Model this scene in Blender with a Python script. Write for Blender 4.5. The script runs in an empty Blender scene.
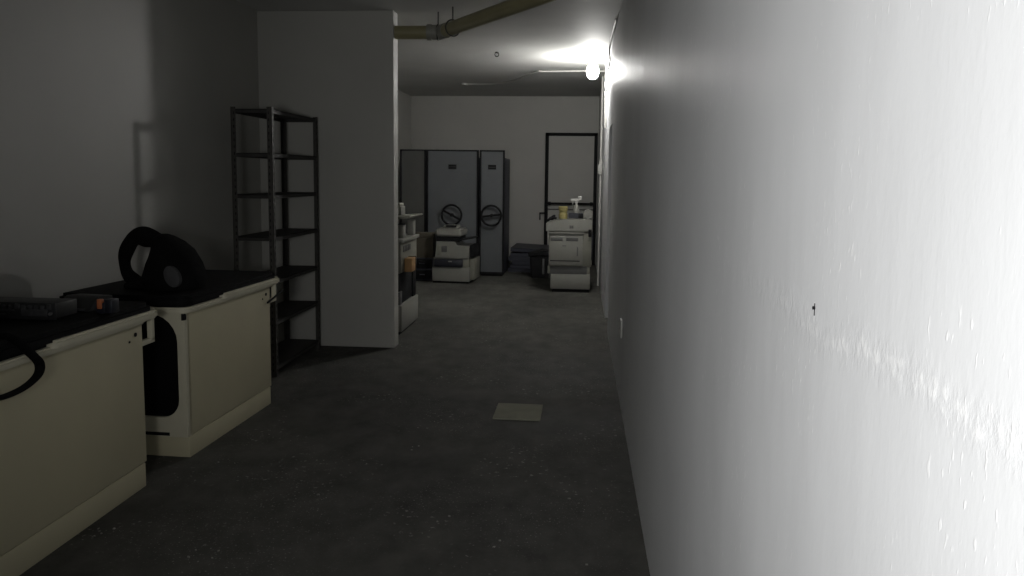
import bpy, bmesh, math, random
from mathutils import Vector, Matrix
random.seed(7)
R = math.radians
scene = bpy.context.scene
COL = scene.collection

# ------------------------------------------------------------------ helpers
class MB:
    """collects shapes into one bmesh"""
    def __init__(s): s.bm = bmesh.new()
    def _merge(s, b):
        me = bpy.data.meshes.new('tmp'); b.to_mesh(me); b.free()
        s.bm.from_mesh(me); bpy.data.meshes.remove(me)
    def box(s, x0, x1, y0, y1, z0, z1, bev=0.0, seg=2, mat=None):
        b = bmesh.new(); bmesh.ops.create_cube(b, size=1)
        for v in b.verts:
            v.co = Vector(((x0+x1)/2+v.co.x*(x1-x0), (y0+y1)/2+v.co.y*(y1-y0), (z0+z1)/2+v.co.z*(z1-z0)))
        if bev > 0:
            bmesh.ops.bevel(b, geom=list(b.edges), offset=bev, segments=seg, affect='EDGES', profile=0.5)
        if mat is not None: bmesh.ops.transform(b, matrix=mat, verts=b.verts)
        s._merge(b); return s
    def cyl(s, p0, p1, r, seg=20, r2=None):
        p0 = Vector(p0); p1 = Vector(p1); d = p1-p0
        b = bmesh.new()
        bmesh.ops.create_cone(b, cap_ends=True, segments=seg, radius1=r, radius2=r if r2 is None else r2, depth=d.length)
        q = Vector((0,0,1)).rotation_difference(d.normalized())
        bmesh.ops.transform(b, matrix=Matrix.Translation((p0+p1)/2) @ q.to_matrix().to_4x4(), verts=b.verts)
        s._merge(b); return s
    def tube(s, pts, r, seg=12, closed=False, flat=1.0, up=(0,0,1)):
        """sweep a round (or flattened) section along points; r number or list; flat scales the side axis"""
        P = [Vector(p) for p in pts]; n = len(P)
        rs = r if isinstance(r, (list, tuple)) else [r]*n
        rings = []
        for i in range(n):
            a = P[(i-1) % n] if (closed or i > 0) else P[i]
            c = P[(i+1) % n] if (closed or i < n-1) else P[i]
            t = (c-a).normalized()
            side = t.cross(Vector(up))
            if side.length < 1e-4: side = t.cross(Vector((0,1,0.3)))
            side.normalize(); nn = side.cross(t).normalized()
            rings.append([s.bm.verts.new(P[i] + side*math.cos(2*math.pi*k/seg)*rs[i]*flat + nn*math.sin(2*math.pi*k/seg)*rs[i]) for k in range(seg)])
        m = n if closed else n-1
        for i in range(m):
            A = rings[i]; B = rings[(i+1) % n]
            for k in range(seg):
                s.bm.faces.new((A[k], A[(k+1) % seg], B[(k+1) % seg], B[k]))
        if not closed:
            s.bm.faces.new(rings[0][::-1]); s.bm.faces.new(rings[-1])
        return s
    def lathe(s, prof, loc=(0,0,0), seg=28):
        """prof: (radius, z) pairs, closed at both ends"""
        L = Vector(loc); rings = []
        for r, z in prof:
            rings.append([s.bm.verts.new(L+Vector((max(r,1e-4)*math.cos(2*math.pi*k/seg), max(r,1e-4)*math.sin(2*math.pi*k/seg), z))) for k in range(seg)])
        for A, B in zip(rings, rings[1:]):
            for k in range(seg):
                s.bm.faces.new((A[k], A[(k+1) % seg], B[(k+1) % seg], B[k]))
        s.bm.faces.new(rings[0][::-1]); s.bm.faces.new(rings[-1])
        return s
    def prism(s, out, axis, a0, a1, bev=0.0):
        """extrude a 2D outline: axis 'x' (outline y,z), 'y' (outline x,z), 'z' (outline x,y)"""
        def P(u, v, w):
            return {'x': (w,u,v), 'y': (u,w,v), 'z': (u,v,w)}[axis]
        b = bmesh.new()
        A = [b.verts.new(P(u,v,a0)) for u,v in out]; B = [b.verts.new(P(u,v,a1)) for u,v in out]
        fa = b.faces.new(A); fb = b.faces.new(B[::-1])
        n = len(out)
        for i in range(n): b.faces.new((A[i], B[i], B[(i+1)%n], A[(i+1)%n]))
        bmesh.ops.recalc_face_normals(b, faces=b.faces)
        if bev > 0:
            bmesh.ops.bevel(b, geom=list(fa.edges)+list(fb.edges), offset=bev, segments=2, affect='EDGES')
        s._merge(b); return s
    def ring_prism(s, out, inn, axis, a0, a1):
        """frame between two outlines having the same number of points"""
        def P(u, v, w):
            return {'x': (w,u,v), 'y': (u,w,v), 'z': (u,v,w)}[axis]
        b = bmesh.new(); n = len(out)
        V = [[b.verts.new(P(u,v,w)) for u,v in o] for o, w in ((out,a0),(inn,a0),(inn,a1),(out,a1))]
        for i in range(n):
            j = (i+1) % n
            for a in range(4):
                b.faces.new((V[a][i], V[a][j], V[(a+1)%4][j], V[(a+1)%4][i]))
        bmesh.ops.recalc_face_normals(b, faces=b.faces)
        s._merge(b); return s
    def torus(s, c, Rr, r, axis='y', seg=40, sub=10):
        pts = []
        for k in range(seg):
            a = 2*math.pi*k/seg
            d = {'y': (math.cos(a),0,math.sin(a)), 'z': (math.cos(a),math.sin(a),0), 'x': (0,math.cos(a),math.sin(a))}[axis]
            pts.append(Vector(c)+Vector(d)*Rr)
        up = {'y': (0,1,0), 'z': (0,0,1), 'x': (1,0,0)}[axis]
        return s.tube(pts, r, sub, closed=True, up=up)
    def loft(s, rings):
        V = [[s.bm.verts.new(p) for p in r] for r in rings]; n = len(V[0])
        for A, B in zip(V, V[1:]):
            for k in range(n): s.bm.faces.new((A[k], A[(k+1)%n], B[(k+1)%n], B[k]))
        s.bm.faces.new(V[0][::-1]); s.bm.faces.new(V[-1])
        return s
    def build(s, name, mat, parent=None, smooth=True, loc=None):
        bm = s.bm
        bmesh.ops.recalc_face_normals(bm, faces=bm.faces)
        if smooth:
            for f in bm.faces: f.smooth = True
            for e in bm.edges:
                if len(e.link_faces) == 2 and e.calc_face_angle(0) > R(38): e.smooth = False
        me = bpy.data.meshes.new(name); bm.to_mesh(me); bm.free()
        me.materials.append(mat)
        o = bpy.data.objects.new(name, me); COL.objects.link(o)
        if parent: o.parent = parent
        if loc: o.location = loc
        return o

def rrect(x0, x1, y0, y1, r, n=6):
    """rounded rectangle outline; r one radius or four (x0y0, x1y0, x1y1, x0y1)"""
    rs = r if isinstance(r, (list, tuple)) else [r]*4
    o = []
    for (cx, cy, sx, sy, a0), q in zip(((x0,y0,1,1,180),(x1,y0,-1,1,270),(x1,y1,-1,-1,0),(x0,y1,1,-1,90)), rs):
        for k in range(n+1):
            a = R(a0+90*k/n)
            o.append((cx+sx*q+q*math.cos(a), cy+sy*q+q*math.sin(a)))
    return o

def smooth_path(pts, n=6):
    P = [Vector(p) for p in pts]; out = []
    for i in range(len(P)-1):
        a = P[max(i-1,0)]; b = P[i]; c = P[i+1]; d = P[min(i+2,len(P)-1)]
        for k in range(n):
            t = k/n
            out.append(0.5*((2*b)+(c-a)*t+(2*a-5*b+4*c-d)*t*t+(3*b-a-3*c+d)*t**3))
    out.append(P[-1]); return out

def thing(name, label, cat, loc=(0,0,0), rz=0.0, group=None):
    o = bpy.data.objects.new(name, None); COL.objects.link(o)
    o.location = loc; o.rotation_euler = (0,0,rz); o.empty_display_size = 0.1
    o['label'] = label; o['category'] = cat
    if group: o['group'] = group
    return o
def tag(o, label, cat, group=None, kind=None):
    o['label'] = label; o['category'] = cat
    if group: o['group'] = group
    if kind: o['kind'] = kind
    return o
def struct(mb, name, mat, label=None, smooth=False, cat=None):
    o = mb.build(name, mat, smooth=smooth); o['kind'] = 'structure'
    o['label'] = label or name.replace('_',' '); o['category'] = cat or name.split('_')[0]
    return o

# ------------------------------------------------------------------ materials
def mat(name, col, rough=0.5, metal=0.0, var=0.08, scale=9.0, bump=0.0, bscale=60.0, spec=0.5, emit=None, estr=0.0):
    m = bpy.data.materials.new(name); m.use_nodes = True
    nt = m.node_tree; N = nt.nodes; L = nt.links
    p = N['Principled BSDF']
    p.inputs['Roughness'].default_value = rough; p.inputs['Metallic'].default_value = metal
    p.inputs['Specular IOR Level'].default_value = spec
    tc = N.new('ShaderNodeTexCoord')
    nz = N.new('ShaderNodeTexNoise'); nz.inputs['Scale'].default_value = scale; nz.inputs['Detail'].default_value = 6
    L.new(tc.outputs['Object'], nz.inputs['Vector'])
    rp = N.new('ShaderNodeValToRGB')
    lo = [max(0,c*(1-var)) for c in col]; hi = [min(1,c*(1+var)) for c in col]
    rp.color_ramp.elements[0].position = 0.3; rp.color_ramp.elements[0].color = (*lo,1)
    rp.color_ramp.elements[1].position = 0.7; rp.color_ramp.elements[1].color = (*hi,1)
    L.new(nz.outputs['Fac'], rp.inputs['Fac']); L.new(rp.outputs['Color'], p.inputs['Base Color'])
    if bump > 0:
        n2 = N.new('ShaderNodeTexNoise'); n2.inputs['Scale'].default_value = bscale; n2.inputs['Detail'].default_value = 4
        L.new(tc.outputs['Object'], n2.inputs['Vector'])
        b = N.new('ShaderNodeBump'); b.inputs['Strength'].default_value = bump; b.inputs['Distance'].default_value = 0.01
        L.new(n2.outputs['Fac'], b.inputs['Height']); L.new(b.outputs['Normal'], p.inputs['Normal'])
    if emit:
        p.inputs['Emission Color'].default_value = (*emit,1); p.inputs['Emission Strength'].default_value = estr
    return m

def nodes_of(m): return m.node_tree.nodes, m.node_tree.links, m.node_tree.nodes['Principled BSDF']
def mth(nt, op, a, b=None, c=None, clamp=False):
    n = nt.nodes.new('ShaderNodeMath'); n.operation = op; n.use_clamp = clamp
    for i, v in enumerate((a,b,c)):
        if v is None: continue
        if isinstance(v, (int,float)): n.inputs[i].default_value = v
        else: nt.links.new(v, n.inputs[i])
    return n.outputs[0]
def noise(nt, vec, scale, detail=4, rough=0.5, mapscale=None):
    if mapscale:
        mp = nt.nodes.new('ShaderNodeMapping'); mp.inputs['Scale'].default_value = mapscale
        nt.links.new(vec, mp.inputs['Vector']); vec = mp.outputs['Vector']
    n = nt.nodes.new('ShaderNodeTexNoise'); n.inputs['Scale'].default_value = scale
    n.inputs['Detail'].default_value = detail; n.inputs['Roughness'].default_value = rough
    nt.links.new(vec, n.inputs['Vector']); return n.outputs['Fac']
def maprange(nt, v, a, b, c=0.0, d=1.0):
    n = nt.nodes.new('ShaderNodeMapRange'); n.interpolation_type = 'SMOOTHSTEP'
    for i, x in enumerate((v,a,b,c,d)):
        if isinstance(x, (int,float)): n.inputs[i].default_value = x
        else: nt.links.new(x, n.inputs[i])
    return n.outputs[0]

def wall_paint(name, col, rough=0.55, bump=0.25):
    m = mat(name, col, rough, var=0.05, scale=1.3)
    N, L, p = nodes_of(m); nt = m.node_tree
    tc = N.new('ShaderNodeTexCoord'); V = tc.outputs['Object']
    h = mth(nt,'ADD', mth(nt,'MULTIPLY', noise(nt,V,3.0,5),0.6), mth(nt,'MULTIPLY', noise(nt,V,40,4),0.12))
    b = N.new('ShaderNodeBump'); b.inputs['Strength'].default_value = bump; b.inputs['Distance'].default_value = 0.02
    L.new(h, b.inputs['Height']); L.new(b.outputs['Normal'], p.inputs['Normal'])
    return m

def right_wall_mat():
    """glossy off-white paint over hand-trowelled plaster: vertical trowel drag, raised specks with painted glints and a rough joint with painted highlights at about 1.4 m"""
    m = mat('plaster_right', (0.655,0.66,0.668), 0.5, var=0.05, scale=1.7, spec=0.08)
    N, L, p = nodes_of(m); nt = m.node_tree
    tc = N.new('ShaderNodeTexCoord'); V = tc.outputs['Object']
    sx = N.new('ShaderNodeSeparateXYZ'); L.new(V, sx.inputs[0])
    Y, Z = sx.outputs['Y'], sx.outputs['Z']
    drag = noise(nt, V, 9, 5, 0.55, (1,2.6,0.35))
    wave = noise(nt, V, 1.6, 3, 0.5, (1,1.4,0.5))
    grain = noise(nt, V, 110, 3, 0.6, (1,1,0.5))
    glint_speck = maprange(nt, noise(nt, V, 85, 2, 0.5, (1,1.3,0.5)), 0.62, 0.74)
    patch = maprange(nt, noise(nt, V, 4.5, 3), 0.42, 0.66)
    glint_speck = mth(nt,'MULTIPLY', glint_speck, patch)
    # joint band, wandering a little in height
    wob = mth(nt,'MULTIPLY', mth(nt,'SUBTRACT', noise(nt, V, 3.5, 4),0.5), 0.09)
    dz = mth(nt,'ABSOLUTE', mth(nt,'ADD', mth(nt,'SUBTRACT', Z, 1.366), wob))
    band = maprange(nt, dz, 0.040, 0.002)
    fade = maprange(nt, Y, 2.2, 0.9)
    crumb = noise(nt, V, 60, 4, 0.65, (1,1.2,0.8))
    joint = mth(nt,'MULTIPLY', mth(nt,'MULTIPLY', band, fade), mth(nt,'ADD', mth(nt,'MULTIPLY', crumb, 1.0), 0.1))
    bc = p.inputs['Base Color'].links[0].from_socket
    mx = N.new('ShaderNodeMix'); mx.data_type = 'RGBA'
    L.new(mth(nt,'MAXIMUM', mth(nt,'MULTIPLY', glint_speck, 0.55), maprange(nt, joint, 0.52, 0.80, 0.0, 0.45)), mx.inputs[0]); L.new(bc, mx.inputs[6]); mx.inputs[7].default_value = (0.93,0.93,0.92,1)  # flash glints painted into the colour: paler specks and joint crumbs
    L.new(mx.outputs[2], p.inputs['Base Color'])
    h = mth(nt,'ADD', mth(nt,'MULTIPLY', drag, maprange(nt, Y, 1.5, 5.0, 0.05, 0.32)), mth(nt,'MULTIPLY', wave, 1.0))
    h = mth(nt,'ADD', h, mth(nt,'MULTIPLY', grain, 0.035))
    h = mth(nt,'ADD', h, mth(nt,'MULTIPLY', glint_speck, 0.055))
    h = mth(nt,'ADD', h, mth(nt,'MULTIPLY', joint, 0.24))
    b = N.new('ShaderNodeBump'); b.inputs['Strength'].default_value = 0.5; b.inputs['Distance'].default_value = 0.014
    L.new(h, b.inputs['Height']); L.new(b.outputs['Normal'], p.inputs['Normal'])
    return m

def floor_mat():
    m = mat('stained_concrete', (0.1,0.1,0.1), 0.6)
    N, L, p = nodes_of(m); nt = m.node_tree
    tc = N.new('ShaderNodeTexCoord'); V = tc.outputs['Object']
    a = noise(nt, V, 0.9, 6, 0.6); c = noise(nt, V, 6, 6, 0.62, (1,0.7,1))
    f = mth(nt,'ADD', mth(nt,'MULTIPLY', a, 0.6), mth(nt,'MULTIPLY', c, 0.4))
    rp = N.new('ShaderNodeValToRGB'); e = rp.color_ramp.elements
    e[0].position = 0.38; e[0].color = (0.030,0.0295,0.0265,1)
    e[1].position = 0.66; e[1].color = (0.095,0.093,0.083,1)
    L.new(f, rp.inputs['Fac'])
    # paint and plaster spots
    sp = maprange(nt, noise(nt, V, 38, 2, 0.5), 0.62, 0.71)
    sp = mth(nt,'MULTIPLY', sp, maprange(nt, noise(nt, V, 1.7, 3), 0.47, 0.64))
    sp2 = maprange(nt, noise(nt, V, 90, 1, 0.5), 0.65, 0.73)
    sp2 = mth(nt,'MULTIPLY', sp2, maprange(nt, noise(nt, V, 1.1, 3), 0.45, 0.6))
    s = mth(nt,'MULTIPLY', mth(nt,'ADD', sp, sp2, clamp=True), 0.5)
    mx = N.new('ShaderNodeMix'); mx.data_type = 'RGBA'
    L.new(s, mx.inputs[0]); L.new(rp.outputs['Color'], mx.inputs[6]); mx.inputs[7].default_value = (0.36,0.35,0.32,1)
    L.new(mx.outputs[2], p.inputs['Base Color'])
    p.inputs['Specular IOR Level'].default_value = 0.2; rr = maprange(nt, a, 0.35, 0.7, 0.72, 0.9); L.new(rr, p.inputs['Roughness'])
    b = N.new('ShaderNodeBump'); b.inputs['Strength'].default_value = 0.35; b.inputs['Distance'].default_value = 0.01
    L.new(mth(nt,'ADD', c, mth(nt,'MULTIPLY', noise(nt,V,60,4),0.25)), b.inputs['Height']); L.new(b.outputs['Normal'], p.inputs['Normal'])
    return m

def ceiling_mat():
    m = mat('ceiling_plaster', (0.55,0.55,0.53), 0.7, var=0.10, scale=1.1, spec=0.05)
    N, L, p = nodes_of(m); nt = m.node_tree
    tc = N.new('ShaderNodeTexCoord'); V = tc.outputs['Object']
    h = mth(nt,'ADD', mth(nt,'MULTIPLY', noise(nt,V,2.2,6,0.6,(0.5,1.6,1)),0.8), mth(nt,'MULTIPLY', noise(nt,V,25,4),0.06))
    b = N.new('ShaderNodeBump'); b.inputs['Strength'].default_value = 0.22; b.inputs['Distance'].default_value = 0.02
    L.new(h, b.inputs['Height']); L.new(b.outputs['Normal'], p.inputs['Normal'])
    return m

M = {}
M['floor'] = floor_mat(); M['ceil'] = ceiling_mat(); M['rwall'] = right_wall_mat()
M['wall'] = wall_paint('wall_paint', (0.37,0.366,0.338))
M['cream'] = mat('cream_panel', (0.52,0.48,0.33), 0.45, var=0.04, scale=3)
M['ivory'] = mat('ivory_plastic', (0.58,0.55,0.43), 0.4, var=0.04)
M['black'] = mat('black_vinyl', (0.005,0.005,0.0055), 0.7, var=0.25, bump=0.1, bscale=80, spec=0.1)
M['gloss'] = mat('black_gloss', (0.006,0.006,0.007), 0.25, var=0.1, spec=0.3)
M['fabric'] = mat('black_fabric', (0.006,0.006,0.006), 0.95, var=0.3, bump=0.5, bscale=200, spec=0.1)
M['grey_fabric'] = mat('grey_lining', (0.05,0.05,0.052), 0.9, var=0.15, bump=0.3, bscale=150)
M['iron'] = mat('dark_steel', (0.045,0.042,0.037), 0.6, 0.1, var=0.2, scale=14)
M['shelf'] = mat('shelf_steel', (0.022,0.021,0.019), 0.7, 0.0, var=0.2, scale=14)
M['panel_grey'] = mat('grey_laminate', (0.085,0.09,0.095), 0.5, var=0.05, scale=3)
M['panel_dim'] = mat('dark_grey_laminate', (0.07,0.07,0.066), 0.55, var=0.05, scale=3)
M['trim'] = mat('black_trim', (0.009,0.009,0.010), 0.65, var=0.2, spec=0.15)
M['navy'] = mat('dark_blue_steel', (0.03,0.032,0.045), 0.5, 0.2, var=0.12)
M['white'] = mat('white_plastic', (0.215,0.213,0.19), 0.45, var=0.04)
M['offwhite'] = mat('yellowed_plastic', (0.19,0.187,0.155), 0.45, var=0.05)
M['greyp'] = mat('grey_plastic', (0.09,0.09,0.088), 0.5, var=0.08)
M['bluedark'] = mat('blue_black_plastic', (0.012,0.013,0.02), 0.4, var=0.1)
M['brown'] = mat('cardboard', (0.07,0.06,0.043), 0.85, var=0.12, scale=5)
M['orange'] = mat('orange_card', (0.28,0.16,0.06), 0.7, var=0.1)
M['red'] = mat('orange_red_plastic', (0.42,0.13,0.05), 0.4, var=0.05)
M['yellow'] = mat('yellow_paper', (0.27,0.235,0.09), 0.7, var=0.12, scale=20)
M['pvc'] = mat('aged_pvc', (0.24,0.22,0.12), 0.4, var=0.14, scale=5)
M['pvcgrey'] = mat('grey_pvc', (0.22,0.22,0.19), 0.45, var=0.1)
M['conduit'] = mat('white_conduit', (0.45,0.445,0.42), 0.4, var=0.04)
M['cable'] = mat('grey_cable', (0.35,0.35,0.33), 0.6, var=0.05)
M['rack'] = mat('dark_grey_enamel', (0.015,0.0155,0.016), 0.5, 0.0, var=0.15, scale=30)
M['rackdetail'] = mat('grey_key', (0.045,0.045,0.047), 0.5, var=0.3, scale=60)
M['tile'] = mat('beige_tile', (0.22,0.217,0.17), 0.9, var=0.10, scale=8, spec=0.1)
M['door'] = mat('door_paint', (0.30,0.30,0.29), 0.5, var=0.05)
M['steelb'] = mat('bright_metal', (0.6,0.6,0.6), 0.3, 0.9, var=0.03)
M['chip'] = mat('plaster_chip', (0.22,0.21,0.19), 0.8, var=0.1)

# ------------------------------------------------------------------ room
XL, XR, HC = -2.854, 0.306, 2.97
YB, YF = 13.8, -0.9
XBL, YP0, YP1, XP = -3.05, 6.711, 6.87, -1.638
T = 0.2
struct(MB().box(-3.4, 1.0, YF-0.3, YB+0.3, -0.15, 0), 'floor', M['floor'], 'stained dark concrete floor')
struct(MB().box(-3.4, 1.0, YF-0.3, YB+0.3, HC, HC+0.15), 'ceiling', M['ceil'], 'grey plastered ceiling')
struct(MB().box(XL-T, XL, YF, YP0, 0, HC), 'wall_left', M['wall'], 'plain painted wall on the left')
struct(MB().box(XL-T, XP, YP0, YP1, 0, HC, 0.006), 'wall_partition', M['wall'], 'short partition wall jutting out behind the shelf rack')
struct(MB().box(XBL-T, XBL, YP1, YB, 0, HC), 'wall_back_left', M['wall'], 'left wall of the far part of the room')
struct(MB().box(XBL-T, XR+T, YB, YB+T, 0, HC), 'wall_back', M['wall'], 'far end wall')
D0, D1, DH = 7.72, 8.53, 2.09
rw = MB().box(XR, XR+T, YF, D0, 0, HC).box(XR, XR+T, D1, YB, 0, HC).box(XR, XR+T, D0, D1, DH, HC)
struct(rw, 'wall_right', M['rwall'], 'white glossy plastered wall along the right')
dr = struct(MB().box(XR+0.12, XR+0.16, D0, D1, 0, DH), 'door_2', M['door'], 'grey door set deep in the right wall')
MB().cyl((XR+0.12,D0+0.08,1.0),(XR+0.07,D0+0.08,1.0),0.01).cyl((XR+0.075,D0+0.08,1.0),(XR+0.075,D0+0.2,1.0),0.009).build('door_handle', M['steelb'], dr)

# ------------------------------------------------------------------ cream machine cabinets
CL, CD = 1.04, 0.70                      # length along the wall, depth to the wall
def cabinet(label, loc, rz):
    t = thing('machine_cabinet', label, 'cabinet', loc, rz, 'cream machine cabinets along the left wall')
    MB().box(-CD, -0.02, 0.03, CL-0.02, 0.02, 0.80, 0.004).build('body', M['ivory'], t)
    MB().box(-0.018, 0, 0.012, CL, 0.122, 0.80, 0.003).build('side_panel', M['cream'], t)
    MB().box(-CD+0.01, -0.002, 0.006, CL-0.008, 0, 0.118, 0.004).build('plinth', M['cream'], t)
    # near end: ivory moulded frame round a black rounded hatch, a slot below
    out = rrect(-CD, 0.0, 0.118, 0.803, 0.006); inn = rrect(-CD+0.05, -0.045, 0.225, 0.793, [0.10,0.10,0.15,0.15])
    e = MB().ring_prism(out, inn, 'y', -0.012, 0.03).build('end_frame', M['ivory'], t)
    MB().prism(rrect(-CD+0.03, -0.025, 0.205, 0.80, [0.10,0.10,0.15,0.15]), 'y', 0.006, 0.029).build('hatch', M['gloss'], t)
    MB().box(-0.31, -0.105, -0.0135, 0.0, 0.123, 0.142, 0.002).build('vent_slot', M['trim'], t)
    MB().cyl((0.001,-0.004,0.782),(-0.012,-0.018,0.782),0.018,20).build('lock', M['trim'], t)
    # top: moulded tray edge, raised lip at the far part, black pad
    MB().prism(rrect(-CD-0.02, 0.03, -0.03, CL+0.03, [0.02,0.07,0.07,0.02]), 'z', 0.803, 0.833, 0.008).build('tray_edge', M['ivory'], t)
    MB().prism(rrect(-0.2, 0.042, 0.36, CL+0.12, [0.02,0.03,0.07,0.02]), 'z', 0.815, 0.856, 0.010).build('raised_lip', M['ivory'], t)
    MB().prism(rrect(-CD-0.02, 0.022, -0.026, CL+0.10, [0.02,0.08,0.08,0.02]), 'z', 0.83, 0.892, 0.018).build('top_pad', M['black'], t)
    # ivory loop bracket sticking out past the far end
    b = MB()
    b.box(-0.035, -0.008, CL+0.10, CL+0.125, 0.695, 0.825, 0.003).box(-0.035, -0.008, CL-0.02, CL+0.125, 0.685, 0.709, 0.003)
    b.build('end_bracket', M['ivory'], t)
    MB().cyl((0.0,CL-0.06,0.757),(0.004,CL-0.06,0.757),0.010,16).build('screw_hole', M['trim'], t)
    MB().cyl((0.0,CL-0.11,0.732),(0.003,CL-0.11,0.732),0.006,12).build('screw_hole', M['trim'], t)
    return t
cab1 = cabinet('nearest cream machine cabinet, black top carrying the dark rack unit', (-2.115,2.49,0), 0)
cab1.scale = (1,1,1.022)
cab2 = cabinet('second cream machine cabinet with black hatch in its end and the bag on top', (-2.093,3.906,0), R(-2.0))
MB().cyl((0.012,CL-0.06,0.70),(0.03,CL+0.14,0.756),0.007,10).build('latch_rod', M['trim'], cab2)

# ------------------------------------------------------------------ things on the first cabinet
ZT = 0.914
t = thing('rack_unit', 'dark grey electronic rack unit with rows of keys on nearest cabinet', 'electronic unit', (-2.475,3.08,ZT), R(0.5))
MB().box(-0.24,0.24,0.0,0.15,0.004,0.070,0.004).build('chassis', M['rack'], t)
MB().box(-0.245,0.245,-0.006,0.002,0.0,0.074,0.002).build('front_plate', M['rack'], t)
random.seed(3)
for k in range(16):
    x = -0.225+k*0.029
    w = random.choice((0.014,0.018,0.022)); hgt = random.choice((0.016,0.022))
    MB().box(x, x+w, -0.013, -0.005, 0.046, 0.046+hgt, 0.0015).build('key', M['rackdetail'], t)
MB().box(-0.22,0.06,-0.010,-0.005,0.036,0.043,0.001).build('slot_trim', M['rackdetail'], t)
MB().box(0.09,0.21,-0.010,-0.005,0.016,0.046,0.002).build('display', M['rackdetail'], t)
MB().box(-0.21,0.02,-0.010,-0.005,0.014,0.024,0.001).build('slot_trim', M['rackdetail'], t)
MB().cyl((0.225,-0.006,0.028),(0.225,-0.016,0.028),0.007,14).build('knob', M['steelb'], t)
t = thing('junction_unit', 'small dark grey box with sloping front, right of the rack unit', 'electronic unit', (-2.285,3.36,ZT), R(-6))
MB().prism([(-0.07,0.0),(0.0,0.0),(0.09,0.0),(0.09,0.055),(0.0,0.062),(-0.035,0.045)], 'x', -0.10, 0.075, 0.003).build('case', M['rack'], t)
MB().box(-0.09,0.05,-0.075,-0.03,0.004,0.012,0.001).build('front_lip', M['rackdetail'], t)
t = thing('hand_tool', 'small black tool with bright orange tip behind the rack unit', 'tool', (-2.21,3.25,ZT), 0)
MB().box(0.056,0.078,-0.006,0.018,0.022,0.066,0.004).build('orange_tip', M['red'], t)['label'] = 'bright orange tip'
MB().box(0.045,0.092,0.0,0.05,0.0,0.050,0.006).box(0.085,0.125,0.0,0.06,0.0,0.065,0.008).build('grip', M['bluedark'], t)
# black strap hanging in a loop over the front edge
pts = smooth_path([(-2.26,2.55,ZT+0.024),(-2.16,2.59,ZT+0.026),(-2.085,2.625,ZT+0.024),(-2.038,2.675,0.86),(-2.038,2.71,0.815),(-2.038,2.69,0.775),(-2.038,2.60,0.748),(-2.036,2.47,0.752),(-2.04,2.40,0.80),(-2.09,2.36,ZT+0.024),(-2.22,2.38,ZT+0.024)],6)
tag(MB().tube(pts,0.021,12,flat=0.5,up=(1,0,0.2)).build('strap', M['fabric']), 'black strap hanging in a loop over the edge of the nearest cabinet', 'strap')
mb = MB()
for k in range(5):
    mb.torus((-2.42+0.006*k,2.75+0.004*k,ZT+0.012+0.019*k), 0.115-0.006*(k%2), 0.0105, 'z', 44, 8)
tag(mb.build('coiled_cable', M['black']), 'black cable coiled in a ring in front of the rack unit', 'cable')

# ------------------------------------------------------------------ black bag on the second cabinet
BY = 4.22
ZT = 0.894
bag = thing('bag', 'black soft bag with its strap standing up in a loop on second cabinet', 'bag', (-2.305,BY-0.04,ZT), 0)
# silhouette of the body (x offset left, right, height, half depth)
sec = [(-0.15,0.155,0.0,0.125),(-0.165,0.172,0.03,0.145),(-0.155,0.175,0.08,0.15),(-0.125,0.155,0.15,0.14),(-0.10,0.11,0.22,0.12),(-0.105,0.05,0.268,0.095),(-0.09,0.0,0.298,0.06),(-0.07,-0.03,0.31,0.025)]
rings = []
for i,(a,b,z,d) in enumerate(sec):
    ring = []
    for k in range(28):
        th = 2*math.pi*k/28
        wr = 1+0.03*math.sin(3*th+i)+0.02*math.sin(7*th+2*i)
        cx = (a+b)/2; hw = (b-a)/2
        ring.append((cx+hw*math.copysign(abs(math.cos(th))**0.8,math.cos(th))*wr, d*math.copysign(abs(math.sin(th))**0.8,math.sin(th))*wr, z))
    rings.append(ring)
MB().loft(rings).build('pouch', M['fabric'], bag)
pts = smooth_path([(-0.215,0.0,0.028),(-0.272,0.0,0.075),(-0.288,0.0,0.16),(-0.258,0.0,0.24),(-0.212,0.0,0.288),(-0.14,0.0,0.288),(-0.06,-0.01,0.26),(0.0,-0.02,0.215),(0.03,-0.02,0.16)],6)
n = len(pts); rr = [0.027+0.003*math.sin(i*0.5)+0.014*math.exp(-((i-29)/9)**2) for i in range(n)]
MB().tube(pts, rr, 14, flat=1.35, up=(0,1,0)).build('shoulder_strap', M['fabric'], bag)
MB().box(-0.25,-0.06,-0.09,0.09,0.0,0.034,0.014,3).build('base_flap', M['fabric'], bag)
rings = []
for s_, yy in ((1.0,-0.10),(0.95,-0.148),(0.6,-0.155)):
    rings.append([(0.07+0.046*s_*math.cos(a)-0.012*math.sin(a), yy, 0.085+0.062*s_*math.sin(a)) for a in [2*math.pi*k/24 for k in range(24)]])
MB().loft(rings).build('pad', M['grey_fabric'], bag)['label'] = 'grey oval pad'

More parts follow.
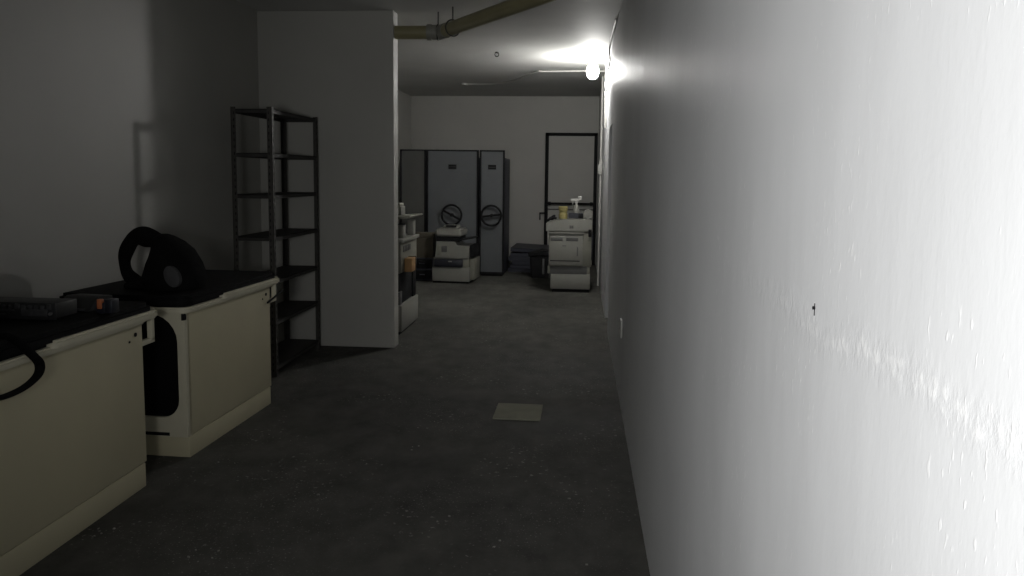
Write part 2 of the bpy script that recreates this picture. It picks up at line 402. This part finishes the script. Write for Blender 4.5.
# ------------------------------------------------------------------ slotted steel shelf rack
t = thing('shelf_rack', 'tall dark steel shelf rack, empty, standing against the partition', 'shelving', (-2.445,6.10,0), 0)
hx, hy, ht = 0.158, 0.50, 2.045
for sx in (-1,1):
    for sy in (-1,1):
        p = MB()
        x = sx*hx; y = sy*hy; w = 0.038; th = 0.003
        p.box(min(x,x-sx*w),max(x,x-sx*w),min(y,y-sy*th),max(y,y-sy*th),0,ht)
        p.box(min(x,x-sx*th),max(x,x-sx*th),min(y,y-sy*w),max(y,y-sy*w),0,ht)
        up = p.build('upright', M['iron'], t, smooth=False)
        h = MB()
        for k in range(40):
            z = 0.05+k*0.05
            yo = y+sy*0.0006
            h.box(x-sx*0.024-0.004,x-sx*0.024+0.004,yo-0.0006,yo+0.0006,z-0.010,z+0.010)
            xo = x+sx*0.0006
            h.box(xo-0.0006,xo+0.0006,y-sy*0.024-0.004,y-sy*0.024+0.004,z-0.010,z+0.010)
        h.build('slot_row', M['trim'], up, smooth=False)['kind'] = 'stuff'
for z in (0.08,0.43,0.745,1.075,1.395,1.705,2.03):
    s = MB().box(-hx+0.004,hx-0.004,-hy+0.004,hy-0.004,z-0.004,z,0)
    for a in (-hy+0.004, hy-0.006): s.box(-hx+0.004,hx-0.004,a,a+0.002,z-0.03,z)
    for a in (-hx+0.004, hx-0.006): s.box(a,a+0.002,-hy+0.004,hy-0.004,z-0.03,z)
    s.build('shelf', M['shelf'], t, smooth=False)

# ------------------------------------------------------------------ mobile shelving carriages
def carriage(label, x0, x1, wheel, panel, ang=0, spoke=True):
    cx = (x0+x1)/2; w = (x1-x0)/2
    t = thing('mobile_shelving', label, 'shelving', (cx,11.9,0), 0, 'mobile shelving carriages')
    MB().box(-w+0.006,w-0.006,0.05,0.95,0.03,1.84,0.004).build('body', M['navy'], t)
    MB().box(-w+0.02,w-0.02,0.03,0.93,0.0,0.06).build('plinth', M['trim'], t)
    MB().ring_prism(rrect(-w,w,0.03,1.956,0.004,1), rrect(-w+0.026,w-0.026,0.065,1.934,0.004,1),'y',-0.008,0.05).build('edge_trim', M['trim'], t, smooth=False)
    MB().box(-w+0.02,w-0.02,0.0,0.045,0.06,1.94).build('end_panel', panel, t)
    if wheel:
        lh = MB().box(-0.062,0.062,-0.008,0.001,1.66,1.73,0.002).build('label_holder', M['trim'], t)
        MB().box(-0.052,0.052,-0.0095,-0.007,1.692,1.697).build('holder_ridge', M['panel_dim'], lh)
        wh = MB().torus((0,-0.075,0.95),0.155,0.016,'y',44,10).build('handwheel', M['trim'], t)
        q = Matrix.Translation((0,0,0.95)) @ Matrix.Rotation(ang,4,'Y')
        MB().box(-0.148,0.148,-0.083,-0.067,-0.016,0.016,0.004,2,q).build('spoke', M['trim'], wh)
        MB().cyl((0,-0.09,0.95),(0,0.0,0.95),0.026,20).build('hub', M['trim'], wh)
    return t
carriage('leftmost mobile shelving unit, narrow end panel without a handwheel, partly behind the partition', -2.805,-2.395, False, M['panel_dim'])
carriage('wide middle mobile shelving unit with diagonal handwheel bar', -2.385,-1.572, True, M['panel_grey'], R(28))
carriage('narrow mobile shelving unit on the right end, handwheel bar almost level', -1.552,-1.165, True, M['panel_grey'], R(-8))

# ------------------------------------------------------------------ copier in front of the shelving
t = thing('photocopier', 'compact white photocopier in front of the grey mobile shelving', 'photocopier', (-1.845,10.97,0), R(-4), 'discarded photocopiers')
MB().box(-0.265,0.265,0.02,0.52,0.0,0.03).build('base_skid', M['trim'], t)
dw = MB().box(-0.275,0.275,0.0,0.53,0.03,0.235,0.008).build('paper_drawer', M['white'], t)
MB().box(-0.26,0.26,0.02,0.5,0.232,0.375,0.004).build('core', M['offwhite'], t)
ty = MB().box(-0.245,0.18,-0.025,0.30,0.24,0.355,0.012).build('toner_door', M['bluedark'], t)
MB().box(-0.03,0.025,-0.031,-0.022,0.315,0.333,0.003).build('latch', M['white'], ty)
prof = [(-0.235,0.37),(0.265,0.37),(0.265,0.545),(0.09,0.55),(0.06,0.605),(-0.215,0.605)]
bd = MB().prism(prof,'y',0.0,0.48,0.008).build('upper_body', M['white'], t)
MB().box(-0.135,-0.055,-0.006,0.003,0.455,0.545,0.006).build('emblem', M['greyp'], bd)
MB().box(-0.20,-0.15,-0.004,0.003,0.41,0.55,0.003).build('grille', M['offwhite'], bd)
MB().box(-0.225,0.12,0.03,0.46,0.606,0.682,0.006).build('scanner_gap', M['trim'], t)
ld = MB().prism(rrect(-0.235,0.15,0.0,0.47,0.04),'z',0.682,0.79,0.02).build('scanner_lid', M['white'], t)
MB().prism(rrect(-0.14,0.08,0.08,0.36,0.03),'z',0.79,0.835,0.015).build('feeder', M['white'], ld)
MB().box(-0.09,0.06,0.065,0.15,0.815,0.838,0.004).build('feeder_slot', M['trim'], ld)
MB().prism([(0.10,0.61),(0.33,0.66),(0.335,0.675),(0.10,0.64)],'y',0.05,0.40).build('output_tray', M['trim'], t)
MB().box(0.266,0.335,0.05,0.42,0.38,0.56,0.012).build('side_tray', M['trim'], t)
MB().box(0.266,0.33,0.08,0.5,0.05,0.36,0.006).build('side_cover', M['offwhite'], t)

# ------------------------------------------------------------------ copier on the right
t = thing('laser_printer', 'large white office printer in front of the black frame, clutter on its top', 'printer', (-0.13,10.37,0), 0, 'discarded photocopiers')
MB().box(-0.22,0.28,0.02,0.55,0.0,0.055).build('base_skid', M['trim'], t)
MB().box(-0.245,0.29,0.0,0.58,0.045,0.245,0.006).build('lower_drawer', M['white'], t)
MB().box(-0.255,0.245,0.02,0.56,0.245,0.355,0.004).build('recess', M['greyp'], t)
MB().box(0.245,0.285,0.03,0.55,0.245,0.355,0.004).build('corner_guard', M['offwhite'], t)
MB().box(-0.285,-0.255,0.0,0.5,0.25,0.36,0.01).build('corner_guard', M['offwhite'], t)
MB().box(-0.275,0.30,0.02,0.60,0.352,0.83,0.010).build('main_body', M['offwhite'], t)
fd = MB().box(-0.268,0.185,-0.012,0.03,0.37,0.80,0.008).build('front_door', M['white'], t)
MB().box(-0.255,0.145,-0.016,-0.010,0.425,0.436).build('door_groove', M['trim'], fd)
MB().box(-0.25,-0.09,-0.016,-0.010,0.70,0.745,0.002).build('finger_grip', M['greyp'], fd)
MB().box(-0.04,0.12,-0.016,-0.010,0.70,0.745,0.002).build('finger_grip', M['greyp'], fd)
MB().box(-0.09,-0.04,-0.016,-0.010,0.628,0.640).build('door_mark', M['greyp'], fd)
MB().box(0.105,0.12,-0.016,-0.010,0.50,0.62).build('door_mark', M['greyp'], fd)
MB().box(-0.275,0.195,-0.03,0.05,0.795,0.815,0.006).build('door_ledge', M['white'], t)
hd = MB().prism([(-0.315,0.828),(0.30,0.828),(0.30,0.98),(0.26,1.0),(-0.10,0.99),(-0.315,0.93)],'y',0.0,0.58,0.008).build('top_housing', M['white'], t)
for q in ((0,0),(1,0),(0,1),(1,1)):
    MB().box(0.0+q[0]*0.027,0.024+q[0]*0.027,-0.004,0.003,0.868+q[1]*0.022,0.887+q[1]*0.022,0.001).build('badge', M['greyp'], hd)
MB().box(0.255,0.297,-0.02,0.02,0.76,0.86,0.006).build('side_handle', M['trim'], t)
MB().box(0.295,0.318,0.05,0.5,0.44,0.80,0.006).build('side_flap', M['bluedark'], t)
zt = 1.0
# things lying on the printer
tag(MB().lathe([(0.0,0),(0.056,0),(0.060,0.06),(0.052,0.07),(0.052,0.105),(0.062,0.112),(0.064,0.16),(0.050,0.168),(0.0,0.168)]).build('paper_cup', M['yellow'], loc=(-0.222,10.50,0.992)), 'yellow tub on the left of the printer top', 'tub')
b = thing('spray_bottle', 'white spray bottle standing tallest on the printer top', 'bottle', (-0.045,10.62,1.0), 0)
MB().lathe([(0.0,0),(0.04,0),(0.043,0.03),(0.042,0.14),(0.018,0.18),(0.016,0.20),(0.0,0.20)]).build('flask', M['white'], b)
MB().cyl((0,0,0.198),(0,0,0.225),0.018,16).box(-0.075,0.035,-0.012,0.012,0.222,0.262,0.007).box(0.02,0.075,-0.010,0.010,0.245,0.30,0.006).box(-0.055,-0.045,-0.006,0.006,0.17,0.225,0.003).build('trigger_head', M['conduit'], b)
r = thing('toner_cartridge', 'black toner cartridge lying across the printer top', 'cartridge', (-0.035,10.50,1.003), 0)
MB().prism(rrect(-0.115,0.085,0.0,0.07,0.014),'y',-0.04,0.05,0.006).build('drum', M['bluedark'], r)
MB().box(0.02,0.085,-0.06,-0.035,0.0,0.062,0.006).build('grip', M['trim'], r)
tag(MB().cyl((0.115,10.40,1.0+0.062),(0.115,10.52,1.0+0.062),0.062,28).cyl((0.115,10.39,1.0+0.062),(0.115,10.53,1.0+0.062),0.022,20).build('paper_roll', M['white']), 'white paper roll at the right end of the printer top', 'roll')
pts = smooth_path([(-0.43,10.47,0.962),(-0.40,10.45,0.985),(-0.36,10.46,0.99),(-0.34,10.48,1.03),(-0.37,10.50,1.01),(-0.41,10.49,0.985),(-0.35,10.44,1.0),(-0.315,10.46,0.998)],5)
tag(MB().tube(pts,0.017,10).build('cable_bundle', M['trim']), 'dark bundle of cable at the left corner of the printer top', 'cable')

# ------------------------------------------------------------------ copier half hidden behind the partition
t = thing('office_copier', 'floor standing copier half hidden behind the partition edge', 'photocopier', (-2.05,7.27,0), 0, 'discarded photocopiers')
MB().box(-0.32,0.32,0.03,0.73,0.0,0.04).build('base_skid', M['trim'], t)
MB().box(-0.34,0.35,0.0,0.77,0.03,0.29,0.012).build('base_drawer', M['white'], t)
MB().box(-0.33,0.315,0.05,0.75,0.285,0.60,0.01).build('lower_body', M['trim'], t)
MB().box(0.30,0.325,0.02,0.12,0.285,0.42,0.006).build('side_hinge', M['greyp'], t)
MB().box(0.30,0.33,0.60,0.74,0.285,0.60,0.004).build('side_strip', M['trim'], t)
ub = MB().box(-0.33,0.33,0.05,0.78,0.60,0.90,0.012).build('upper_body', M['offwhite'], t)
for k in range(5): MB().box(0.329,0.336,0.15+k*0.07,0.19+k*0.07,0.80,0.86,0.002).build('vent', M['greyp'], ub)
MB().box(-0.33,0.36,0.02,0.78,0.90,0.935,0.006).build('scan_deck', M['white'], t)
MB().box(0.27,0.33,0.60,0.72,0.935,1.09,0.006).build('tray_post', M['white'], t)
MB().box(0.26,0.32,0.2,0.30,0.935,1.06,0.006).build('tray_post', M['white'], t)
MB().prism([(-0.28,1.085),(0.40,1.135),(0.41,1.15),(0.40,1.158),(-0.28,1.11)],'y',0.10,0.72,0.003).build('paper_tray', M['offwhite'], t)
tag(MB().prism(rrect(-0.30,0.26,0.23,0.46,0.02),'z',0.0,0.13,0.008).build('binder', M['bluedark'], loc=(-2.04,7.355,0.937)), 'dark blue binder under the tray of the half hidden copier', 'binder')
o = thing('carton', 'small orange carton wedged on the side of the half hidden copier', 'box', (-1.713,7.34,0.602), 0)
b1 = thing('box', 'white box on the tray of the half hidden copier', 'box', (-1.875,7.79,1.150), R(4))
MB().box(-0.13,0.07,-0.13,0.13,0.0,0.085,0.006).build('carton_base', M['white'], b1)
MB().box(-0.135,0.055,-0.135,0.135,0.07,0.12,0.006).build('lid', M['offwhite'], b1)
tag(MB().lathe([(0.0,0),(0.022,0),(0.024,0.03),(0.018,0.04),(0.02,0.07),(0.012,0.082),(0.0,0.082)]).build('jar', M['trim'], loc=(-1.955,7.75,1.271)), 'small black jar on the white box by the partition edge', 'jar')
MB().box(0.0,0.075,0.10,0.27,0.0,0.135,0.004).build('card_body', M['orange'], o)
MB().box(0.0,0.078,0.27,0.30,0.0,0.14,0.003).build('end_flap', M['trim'], o)

# ------------------------------------------------------------------ boxes between that copier and the shelving
t = thing('cardboard_box', 'brown cardboard box stacked on the dark steel drawer case', 'box', (-2.31,11.32,0.345), R(3))
MB().box(-0.16,0.16,-0.16,0.16,0.0,0.36,0.004).build('carton', M['brown'], t)
MB().box(-0.165,0.165,-0.17,-0.158,0.30,0.375,0.002).build('flap', M['brown'], t)
t = thing('drawer_case', 'dark steel drawer case on the floor under the cardboard box', 'cabinet', (-2.31,11.32,0), R(3))
MB().box(-0.17,0.17,-0.17,0.17,0.0,0.345,0.004).build('case', M['navy'], t)
for z in (0.03,0.19):
    d = MB().box(-0.15,0.15,-0.18,-0.168,z,z+0.135,0.003).build('drawer', M['trim'], t)
    MB().box(-0.04,0.04,-0.19,-0.178,z+0.06,z+0.075,0.003).build('pull', M['navy'], d)

# ------------------------------------------------------------------ stacked dark shelf panels and bin by the far wall
lab = ['lowest dark blue steel panel of the stack by the far wall','second lowest dark blue steel panel of the stack by the far wall','third dark blue steel panel up in the stack by the far wall','fourth dark blue steel panel up in the stack by the far wall','fifth dark blue steel panel, just under the top of the stack','tilted dark blue steel panel topping the stack by the far wall']
for k in range(6):
    p = MB()
    zz = 0.061
    p.box(-0.34,0.34,-0.45,0.45,zz-0.012,zz,0.002).box(-0.34,0.34,-0.45,-0.44,0.0,zz).box(-0.34,0.34,0.44,0.45,0.0,zz).box(-0.34,-0.33,-0.45,0.45,0,zz).box(0.33,0.34,-0.45,0.45,0,zz)
    o = p.build('steel_panel', M['navy'], smooth=False, loc=(-0.78+0.02*((k*7)%3-1),12.95+0.015*((k*5)%3-1),0.062*k))
    o.rotation_euler = (0,R(2.2) if k == 5 else 0,R(((k*37)%5-2)*0.8))
    if k == 5: o.location.z += 0.014
    tag(o, lab[k], 'panel', 'steel panels stacked by the far wall')
t = thing('waste_bin', 'black bin with a sagging lid between panel stack and printer', 'bin', (-0.60,11.95,0), R(6))
MB().prism([(-0.13,0.0),(0.13,0.0),(0.16,0.33),(-0.16,0.33)],'y',-0.15,0.15,0.01).build('bucket', M['trim'], t)
MB().prism([(-0.18,0.33),(0.17,0.38),(0.18,0.40),(0.05,0.43),(-0.18,0.37)],'y',-0.17,0.17,0.008).build('lid', M['trim'], t)
MB().box(0.03,0.06,-0.158,-0.148,0.06,0.30,0.003).build('rib', M['greyp'], t)

# ------------------------------------------------------------------ exit door in the far wall
DX, DW, DT = -0.165, 0.43, 2.335
ed = struct(MB().box(DX-DW, DX+DW, YB-0.03, YB, 0.0, DT-0.02, 0.003), 'door_1', M['wall'], 'pale door in the far wall with black frame and bar')
fr = MB()
fr.box(DX-DW-0.03, DX-DW+0.03, YB-0.06, YB, 0, DT, 0.004).box(DX+DW-0.03, DX+DW+0.03, YB-0.06, YB, 0, DT, 0.004).box(DX-DW-0.03, DX+DW+0.03, YB-0.06, YB, DT-0.055, DT, 0.004)
fr.build('door_frame', M['trim'], ed)
pb = MB().cyl((DX-DW+0.03,YB-0.10,1.09),(DX+DW-0.03,YB-0.10,1.09),0.019,16).build('push_bar', M['trim'], ed)
MB().box(DX-DW+0.03,DX+DW-0.03,YB-0.055,YB-0.03,0.975,0.995,0.003).build('lower_rail', M['greyp'], ed)
for x in (DX-DW+0.06, DX+DW-0.06): MB().box(x-0.025,x+0.025,YB-0.12,YB-0.03,1.06,1.12,0.006).build('bracket', M['trim'], pb)
MB().box(DX-DW-0.12,DX-DW-0.03,YB-0.04,YB,0.90,0.925,0.003).box(DX-DW-0.12,DX-DW-0.10,YB-0.03,YB,0.79,0.92,0.003).build('side_latch', M['trim'], ed)

# ------------------------------------------------------------------ loose tile on the floor
t = tag(MB().box(-0.153,0.153,-0.165,0.165,0,0.012,0.002).build('floor_tile', M['tile']), 'single beige tile lying loose on the concrete floor', 'tile')
t.location = (-0.374,4.945,0.0); t.rotation_euler = (0,0,R(-0.5))

# ------------------------------------------------------------------ drain pipe under the ceiling
pz, pr = 2.795, 0.057
pipe = thing('drain_pipe', 'olive drain pipe with an elbow hung under the ceiling', 'pipe', (-1.24,6.79,pz), 0)
d = Vector((0.86,-1.19,0)).normalized()
MB().cyl((-0.41,0,0),(-0.05,0,0),pr,32).build('pipe_run', M['pvc'], pipe)
end = d*((XR-0.005+1.24)/d.x)
MB().cyl(tuple(d*0.05),tuple(end),pr,32).build('pipe_run', M['pvc'], pipe)
el = smooth_path([(-0.10,0,0),(-0.03,0,0),(0.0,-0.008,0),tuple(d*0.04),tuple(d*0.12)],5)
MB().tube(el,pr+0.007,28).cyl((-0.115,0,0),(-0.075,0,0),pr+0.013,32).build('elbow', M['pvcgrey'], pipe)
def hanger(c, ang):
    q = Matrix.Translation(c) @ Matrix.Rotation(ang,4,'Z')
    pts = [q @ Vector((0,(pr+0.010)*math.cos(a),(pr+0.010)*math.sin(a))) for a in [2*math.pi*k/28 for k in range(28)]]
    m = MB().tube(pts,0.006,8,closed=True,up=tuple(q.to_3x3() @ Vector((1,0,0))))
    m.cyl(q @ Vector((0,0,pr+0.01)), q @ Vector((0,0,HC-pz)), 0.006, 8)
    m.build('hanger', M['iron'], pipe)
hanger((-0.02,0,0),0); hanger(tuple(d*0.24),math.atan2(d.y,d.x))

# ------------------------------------------------------------------ bulb, conduits, cables
LX, LY, LZ = 0.12, 9.25, 2.83
bulb = thing('light_bulb', 'bare glowing bulb hanging from the ceiling beside the right wall', 'lamp', (LX,LY,HC), 0)
MB().cyl((0,0,0),(0,0,-0.02),0.04,24).cyl((0,0,-0.02),(0,0,-0.065),0.019,20).build('socket', M['conduit'], bulb)
M['bulb'] = mat('glowing_glass', (0.9,0.9,0.9), 0.3, emit=(1.0,0.985,0.95), estr=330.0)
MB().lathe([(0.0,-0.065),(0.02,-0.065),(0.036,-0.085),(0.064,-0.135),(0.072,-0.185),(0.062,-0.232),(0.034,-0.262),(0.0,-0.27)]).build('bulb', M['bulb'], bulb)
c1 = thing('ceiling_conduit', 'thin white conduit running across the ceiling behind the bulb', 'conduit', (-0.24,10.45,HC-0.012), 0)
MB().cyl((-0.36,0.04,0),(XR+0.24,0.0,0),0.011,14).build('tube_run', M['conduit'], c1)
for x in (-0.33,0.1,0.42): MB().box(x-0.01,x+0.01,-0.005,0.03,-0.012,0.012,0.002).build('clip', M['conduit'], c1)
pts = smooth_path([(-0.60,10.49,HC-0.014),(-0.72,10.65,HC-0.03),(-0.95,11.1,HC-0.05),(-1.25,11.6,HC-0.04),(-1.55,11.85,HC-0.02),(-1.80,11.9,HC-0.012)],6)
tag(MB().tube(pts,0.011,10).cyl((-1.80,11.9,HC),(-1.80,11.9,HC-0.03),0.05,20).build('flex_cable', M['cable']), 'slack grey cable running left from the ceiling conduit end', 'cable')
c2 = thing('wall_conduit', 'short white conduit ending high on the right wall beside the bulb', 'conduit', (XR-0.02,9.40,2.15), 0, 'white conduits on the right wall')
MB().cyl((0,0,0.0),(0,0,HC-2.15),0.014,14).build('tube_run', M['conduit'], c2)
MB().box(-0.018,0.02,-0.03,0.03,0.44,0.52,0.003).build('clamp', M['greyp'], c2)
c3 = thing('wall_conduit', 'white conduit running full height of the right wall past the door', 'conduit', (XR-0.02,11.1,0), 0, 'white conduits on the right wall')
MB().cyl((0,0,0.0),(0,0,HC),0.016,14).build('tube_run', M['conduit'], c3)
MB().box(-0.04,0.02,-0.05,0.05,1.60,1.74,0.008).build('switch_box', M['cable'], c3)
MB().cyl((0,0,1.74),(0,0,1.80),0.024,16).build('collar', M['conduit'], c3)
pts = smooth_path([(XR-0.016,7.1,HC-0.01),(XR-0.02,7.6,HC-0.015),(XR-0.03,8.1,HC-0.05),(XR-0.03,8.3,HC-0.10),(XR-0.015,8.5,HC-0.16),(XR-0.02,8.62,HC-0.24)],6)
tag(MB().tube(pts,0.011,10).build('wall_cable', M['cable']), 'loose grey cable in the corner of ceiling and right wall', 'cable')
# a small hook in the ceiling
tag(MB().torus((0,0,-0.03),0.022,0.006,'y',20,8).cyl((0,0,0),(0,0,-0.012),0.02,14).build('ceiling_hook', M['iron'], loc=(-0.98,8.95,HC)), 'small dark hook in the ceiling left of the bulb', 'hook')

t = tag(MB().cyl((0,0,0),(-0.003,0,0),0.0022,10).box(-0.001,0,-0.0006,0.0006,-0.010,0.006,0.0002).build('nail', M['trim'], loc=(XR,1.015,1.386)), 'dark nail head stuck in the white wall by the rough joint', 'nail')
t = thing('cover_plate', 'small pale cover plate low on the right wall', 'plate', (XR,5.24,0.53), 0)
MB().box(-0.012,0,-0.05,0.05,-0.06,0.06,0.003).build('plate_body', M['conduit'], t)
MB().cyl((-0.012,0,0),(-0.015,0,0),0.008,12).build('screw', M['greyp'], t)

# ------------------------------------------------------------------ plaster crumbs on the floor
mb = MB(); random.seed(11)
spots = [(-2.03,3.02),(-1.9,3.75),(-1.86,3.9),(-1.7,4.2),(0.12,5.2),(-0.6,3.3),(-0.3,3.1),(0.1,3.0),(-1.2,3.5),(-0.9,4.2),(0.0,3.6),(-1.5,2.9),(-0.2,2.8)]
for x,y in spots:
    for k in range(random.randint(1,4)):
        a = x+random.uniform(-0.05,0.05); b = y+random.uniform(-0.05,0.05); s = random.uniform(0.002,0.006)
        q = Matrix.Translation((a,b,s*0.6)) @ Matrix.Rotation(random.uniform(0,3),4,'Z') @ Matrix.Rotation(random.uniform(-.4,.4),4,'X')
        mb.box(-s,s*1.3,-s*0.8,s,-s*0.5,s*0.5,s*0.25,1,q)
tag(mb.build('debris', M['chip']), 'pale plaster crumbs scattered on the concrete floor', 'debris', kind='stuff')

# ------------------------------------------------------------------ light
fl = bpy.data.lights.new('camera_flash','SPOT')
fl.energy = 190; fl.spot_size = R(106); fl.spot_blend = 1.0; fl.shadow_soft_size = 0.2; fl.color = (1.0,1.0,0.99)
fo = bpy.data.objects.new('camera_flash', fl); COL.objects.link(fo)
fo.location = (-0.44,-0.50,1.5)
fo.rotation_euler = (R(90),0,R(-17))
w = bpy.data.worlds.new('dark'); scene.world = w; w.use_nodes = True
w.node_tree.nodes['Background'].inputs[0].default_value = (0.5,0.5,0.5,1); w.node_tree.nodes['Background'].inputs[1].default_value = 0.0

# ------------------------------------------------------------------ camera
cam = bpy.data.cameras.new('camera'); co = bpy.data.objects.new('camera', cam); COL.objects.link(co)
p_, y_, r_ = R(5.83), R(4.97), R(0.694)
fwd = Vector((-math.sin(y_)*math.cos(p_), math.cos(y_)*math.cos(p_), -math.sin(p_)))
rt = Vector((math.cos(y_), math.sin(y_), 0)); upv = rt.cross(fwd)
r2 = math.cos(r_)*rt + math.sin(r_)*upv; u2 = -math.sin(r_)*rt + math.cos(r_)*upv
m = Matrix.Identity(4)
for i in range(3): m[i][0] = r2[i]; m[i][1] = u2[i]; m[i][2] = -fwd[i]
m[2][3] = 1.55
co.matrix_world = m
cam.sensor_fit = 'HORIZONTAL'; cam.sensor_width = 36; cam.lens = 36*770/1024; cam.shift_y = -(288-255.5)/1024
cam.clip_start = 0.02; cam.clip_end = 60
scene.camera = co

vs = scene.view_settings
vs.view_transform = 'Standard'; vs.look = 'None'; vs.gamma = 1; vs.exposure = 0; vs.use_curve_mapping = False
scene.cycles.use_denoising = True
scene.cycles.max_bounces = 8
